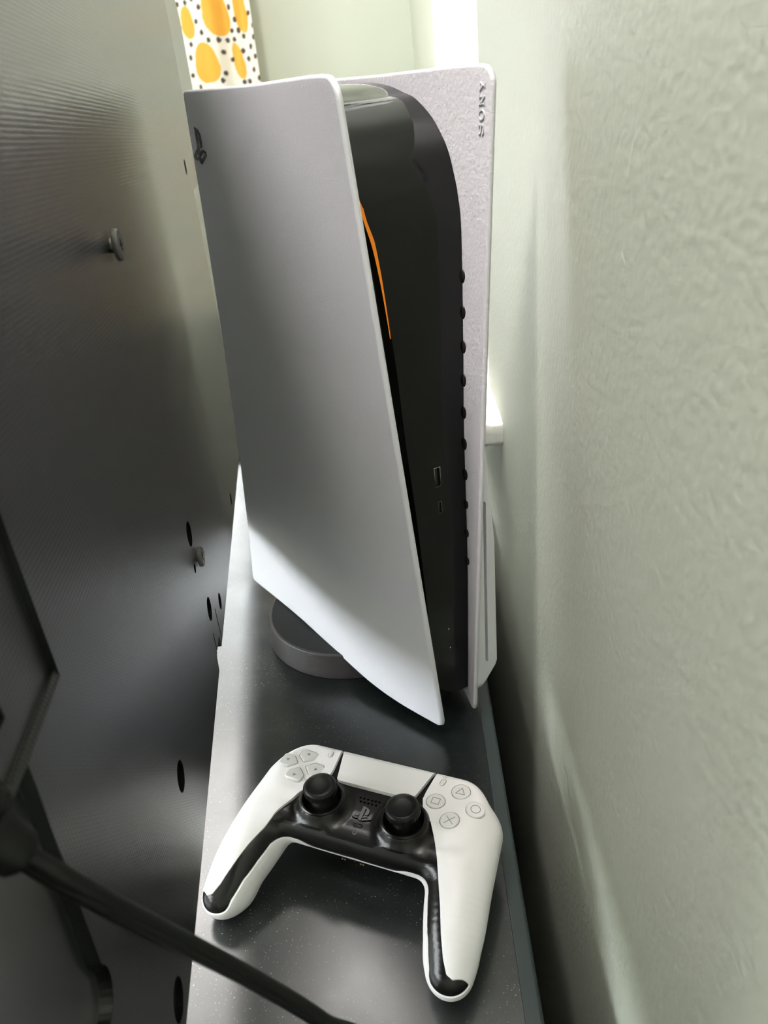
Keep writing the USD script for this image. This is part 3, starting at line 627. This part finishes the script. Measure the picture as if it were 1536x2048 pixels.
def prism(poly, z0=-5, z1=70): return mani(extrude(poly, z1 - z0, z0))
BUT = (47.3, 14.8); DP = (-47.8, 16.1)
BPOS = [(BUT[0] - 11.3, BUT[1]), (BUT[0], BUT[1] + 10.3), (BUT[0] + 11.3, BUT[1]), (BUT[0], BUT[1] - 10.3)]
def dshape(k, grow=0.0):
    """one arm of the direction pad, pointing away from the centre"""
    w, l0, l1 = 5.2, 2.6, 13.0
    p = Polygon([(0, l0), (w * .95, l0 + 4.2), (w, l1 - 1.2), (w * .72, l1), (-w * .72, l1), (-w, l1 - 1.2), (-w * .95, l0 + 4.2)]).buffer(-.8).buffer(.8).buffer(grow)
    p = shapely.affinity.rotate(p, -90 * k, origin=(0, 0)); return shapely.affinity.scale(p, 1.0, .95, origin=(0, 0))
SMALL = [(-35.2, 29.6, 100), (35.6, 28.8, 80)]
def pill(w, h, rot=0): return shapely.affinity.rotate(LineString([(-(w - h) / 2, 0), ((w - h) / 2, 0)]).buffer(h / 2), rot, origin=(0, 0))
GC_PHI = -21.5
cpos = np.array([-.0400, .2900, 0]) - .006 * np.array([math.cos(math.radians(GC_PHI)), math.sin(math.radians(GC_PHI)), 0])
gc = thing('game_controller', 'white and black wireless game controller lying on the sideboard in front of the console', 'game controller', cpos, GC_PHI)
UsdGeom.Xformable(gc.GetPrim()).AddScaleOp().Set(Gf.Vec3f(.001, .001, .001))
shell_top = B0 - belowg
holes = []
def emb(poly, x, y, d, f=body_f, top=6.0):
    """the polygon as a cutter / solid standing on the surface at (x, y), from d below it"""
    o, ex, ey, n = stand_on(x, y, f); return frame(extrude(poly, top, -d), o, ex, ey, n)
for side in (1, -1):
    w = shapely.affinity.scale(wing, side, 1, origin=(0, 0))
    part = shell_top ^ prism(w)
    if side == 1:
        for bx_, by_ in BPOS: part -= mani(emb(Point(0, 0).buffer(5.5, quad_segs=12), bx_, by_, 1.6))
    else:
        for k in range(4): part -= mani(emb(dshape(k, .35), DP[0], DP[1], 1.4))
    sx, sy, sr = SMALL[0] if side == -1 else SMALL[1]
    part -= mani(emb(pill(5.3, 3.2, sr), sx, sy, .8))
    obj('faceplate', tri(part), 'controller_white', gc, smooth=32, label='white wing-shaped top cover with the %s' % ('round action buttons' if side == 1 else 'direction pad'))
    o, ex, ey, n = stand_on(sx, sy); ex = np.array([1., 0, 0]); ex -= n * (ex @ n); ex /= np.linalg.norm(ex); ey = np.cross(n, ex)
    pb = obj('menu_button', plate(pill(4.7, 2.6, sr), 1.5, .45, .7, lambda v: o + v[:, :1] * ex + v[:, 1:2] * ey + (.45 - v[:, 2:]) * n), 'button_clear', gc, smooth=40)
    for q in (-.9, 0, .9):
        obj('tick', frame(bx(q - .16, q + .16, 3.4, 4.2 + (.4 if q == 0 else 0), -.02, .06), o, ex, ey, n), 'symbol_grey', pb, smooth=False)
tp = shell_top ^ prism(touch); 
obj('touchpad', tri(tp), 'touchpad_white', gc, smooth=32, label='wide white touchpad')
keep = C0 - belowg
for hx in range(6):
    pass
GRL = [((k - 2.5) * 2.3, 6.6) for k in range(6)] + [((k - 2) * 2.3, 4.2) for k in range(5)]
for x, y in GRL: keep -= mani(frame(lathe([(0, -3), (.72, -3), (.72, 3), (0, 3)], 12), (x, y, top_z(x, y, core_f)), (1, 0, 0), (0, 1, 0), (0, 0, 1)))
keep -= mani(emb(pill(5.6, 2.5), 0, -10.6, .7, core_f))
keep -= mani(frame(extrude(pill(7.2, 2.6), 4, -2), (0, -21.0, 27.5), (1, 0, 0), (0, 0, 1), (0, -1, 0)))
obj('centre_cover', tri(keep), 'controller_black', gc, smooth=32, label='glossy black middle cover running down the inside of both grips')
bs = B0 ^ below
obj('bottom_shell', tri(bs), 'controller_white', gc, smooth=32, label='white lower shell of body and grips')
# four round action buttons with their symbols
SYM = [LineString([(-2.1, -2.1), (2.1, -2.1), (2.1, 2.1), (-2.1, 2.1), (-2.1, -2.1)]).buffer(.22, join_style='mitre'),
       LineString([(0, 2.6), (2.5, -1.7), (-2.5, -1.7), (0, 2.6), (2.5, -1.7)]).buffer(.22, join_style='mitre'),
       Point(0, 0).buffer(2.75, quad_segs=12).difference(Point(0, 0).buffer(2.3, quad_segs=12)),
       shapely.union_all([LineString([(-2.3, -2.3), (2.3, 2.3)]).buffer(.22), LineString([(-2.3, 2.3), (2.3, -2.3)]).buffer(.22)])]
NAMES = ['square', 'triangle', 'circle', 'cross']
for (x, y), sy_, nm in zip(BPOS, SYM, NAMES):
    o, ex, ey, n = stand_on(x, y)
    bt = obj('action_button', frame(lathe([(0, -1.4), (5.2, -1.4), (5.2, .05), (5.05, .42), (4.75, .5), (4.5, .34), (3, .46), (0, .5)], 40), o, ex, ey, n), 'button_clear', gc, smooth=35, label='round clear button with a %s' % nm)
    obj('symbol', frame(extrude(sy_, .14, .38), o, ex, ey, n), 'symbol_grey', bt, smooth=False)
o, ex, ey, n = stand_on(*DP)
ARW = Polygon([(0, 10.4), (1.25, 8.5), (-1.25, 8.5)])
for k in range(4):
    def wp(v, o=o, ex=ex, ey=ey, n=n): return o + v[:, :1] * ex + v[:, 1:2] * ey + (.55 - v[:, 2:]) * n
    db_ = obj('direction_button', plate(dshape(k), 2.2, .7, .8, wp), 'button_clear', gc, smooth=40)
    obj('arrow', frame(extrude(shapely.affinity.rotate(ARW, -90 * k, origin=(0, 0)), .08, .53), o, ex, ey, n), 'symbol_grey', db_, smooth=False)
# thumbsticks
for side in (-1, 1):
    X0 = side * ST[0]
    obj('stick_ring', frame(lathe([(10.75, 46.0), (12.6, 46.0), (12.7, 47.9), (12.1, 48.55), (11.2, 48.5), (10.75, 47.6), (10.75, 46.0)], 56), (X0, ST[1], 0), (1, 0, 0), (0, 1, 0), (0, 0, 1)), 'controller_black', gc, smooth=40)
    tx = side * .0
    stx = obj('thumbstick', frame(lathe([(0, 37.2), (9.6, 37.2), (9.3, 41), (8.2, 45), (6.2, 47.2), (5.6, 50.2), (6.2, 51.4), (8.2, 52.2), (9.1, 53.2), (9.3, 55.0), (9.1, 56.6), (8.3, 57.6), (7.5, 57.9), (6.9, 57.7), (6.2, 56.9), (5.0, 56.4), (2.5, 56.1), (0, 56.0)], 56), (X0, ST[1], 0), (1, 0, 0), (0, 1, 0), (0, 0, 1)), 'stick_black', gc, smooth=35)
    kn = cat_([bx(9.1, 9.5, -.25, .25, 53.4, 56.4) for k in range(1)])
    parts_ = [frame(bx(9.15, 9.45, -.22, .22, 53.3, 56.5), (X0, ST[1], 0), (math.cos(q), math.sin(q), 0), (-math.sin(q), math.cos(q), 0), (0, 0, 1)) for q in np.linspace(0, 2 * np.pi, 60, endpoint=False)]
    obj('grip_ribs', cat_(parts_), 'stick_black', stx, smooth=False, kind='stuff')
# emblem button, mute button, mark, contacts, bumpers and triggers
o, ex, ey, n = stand_on(0, -3.2, core_f)
eb = frame(emblem(11.5, 1.1), o - n * .35, ex, ey, n)
obj('emblem_button', eb, 'logo_black', gc, smooth=False, label='small glossy emblem button between the thumbsticks')
o2, ex2, ey2, n2 = stand_on(0, -10.6, core_f)
obj('mute_button', plate(pill(5.2, 2.1), 1.2, .4, .6, lambda v: o2 + v[:, :1] * ex2 + v[:, 1:2] * ey2 + (.35 - v[:, 2:]) * n2), 'stick_black', gc, smooth=40)
o3, ex3, ey3, n3 = stand_on(0, -14.6, core_f)
mk = shapely.union_all([pill(.8, 1.9, 90).boundary.buffer(.1), LineString([(-.9, -.2), (-.5, -1.1), (.5, -1.1), (.9, -.2)]).buffer(.1)])
obj('microphone_mark', frame(extrude(mk, .1, -.02), o3, ex3, ey3, n3), 'stick_mark', gc, smooth=False)
for x in (-6.2, -4.6, 4.6, 6.2):
    obj('charging_contact', frame(lathe([(0, 0), (.55, 0), (.5, .25), (0, .3)], 12), (x, -21.35, 26.5), (1, 0, 0), (0, 0, 1), (0, -1, 0)), 'gold_contact', gc)
for side in (-1, 1):
    bp_ = rbox
    tb = trimesh.convex.convex_hull(np.vstack([np.asarray(trimesh.creation.icosphere(2, r).vertices) + c for c, r in (((side * 33, 31, 35), 4.5), ((side * 52, 27, 34), 5), ((side * 36, 34.5, 34), 3.0), ((side * 50, 32, 33), 3.0))]))
    obj('bumper', tb, 'controller_black', gc, smooth=50)
    tg = trimesh.convex.convex_hull(np.vstack([np.asarray(trimesh.creation.icosphere(2, r).vertices) + c for c, r in (((side * 36, 28, 23), 5), ((side * 52, 25, 22), 6), ((side * 36, 35, 12), 3.2), ((side * 52, 33, 11), 3.4), ((side * 38, 37, 7), 2.5), ((side * 51, 35.5, 6.5), 2.5))]))
    obj('trigger', tg, 'controller_black', gc, smooth=50)
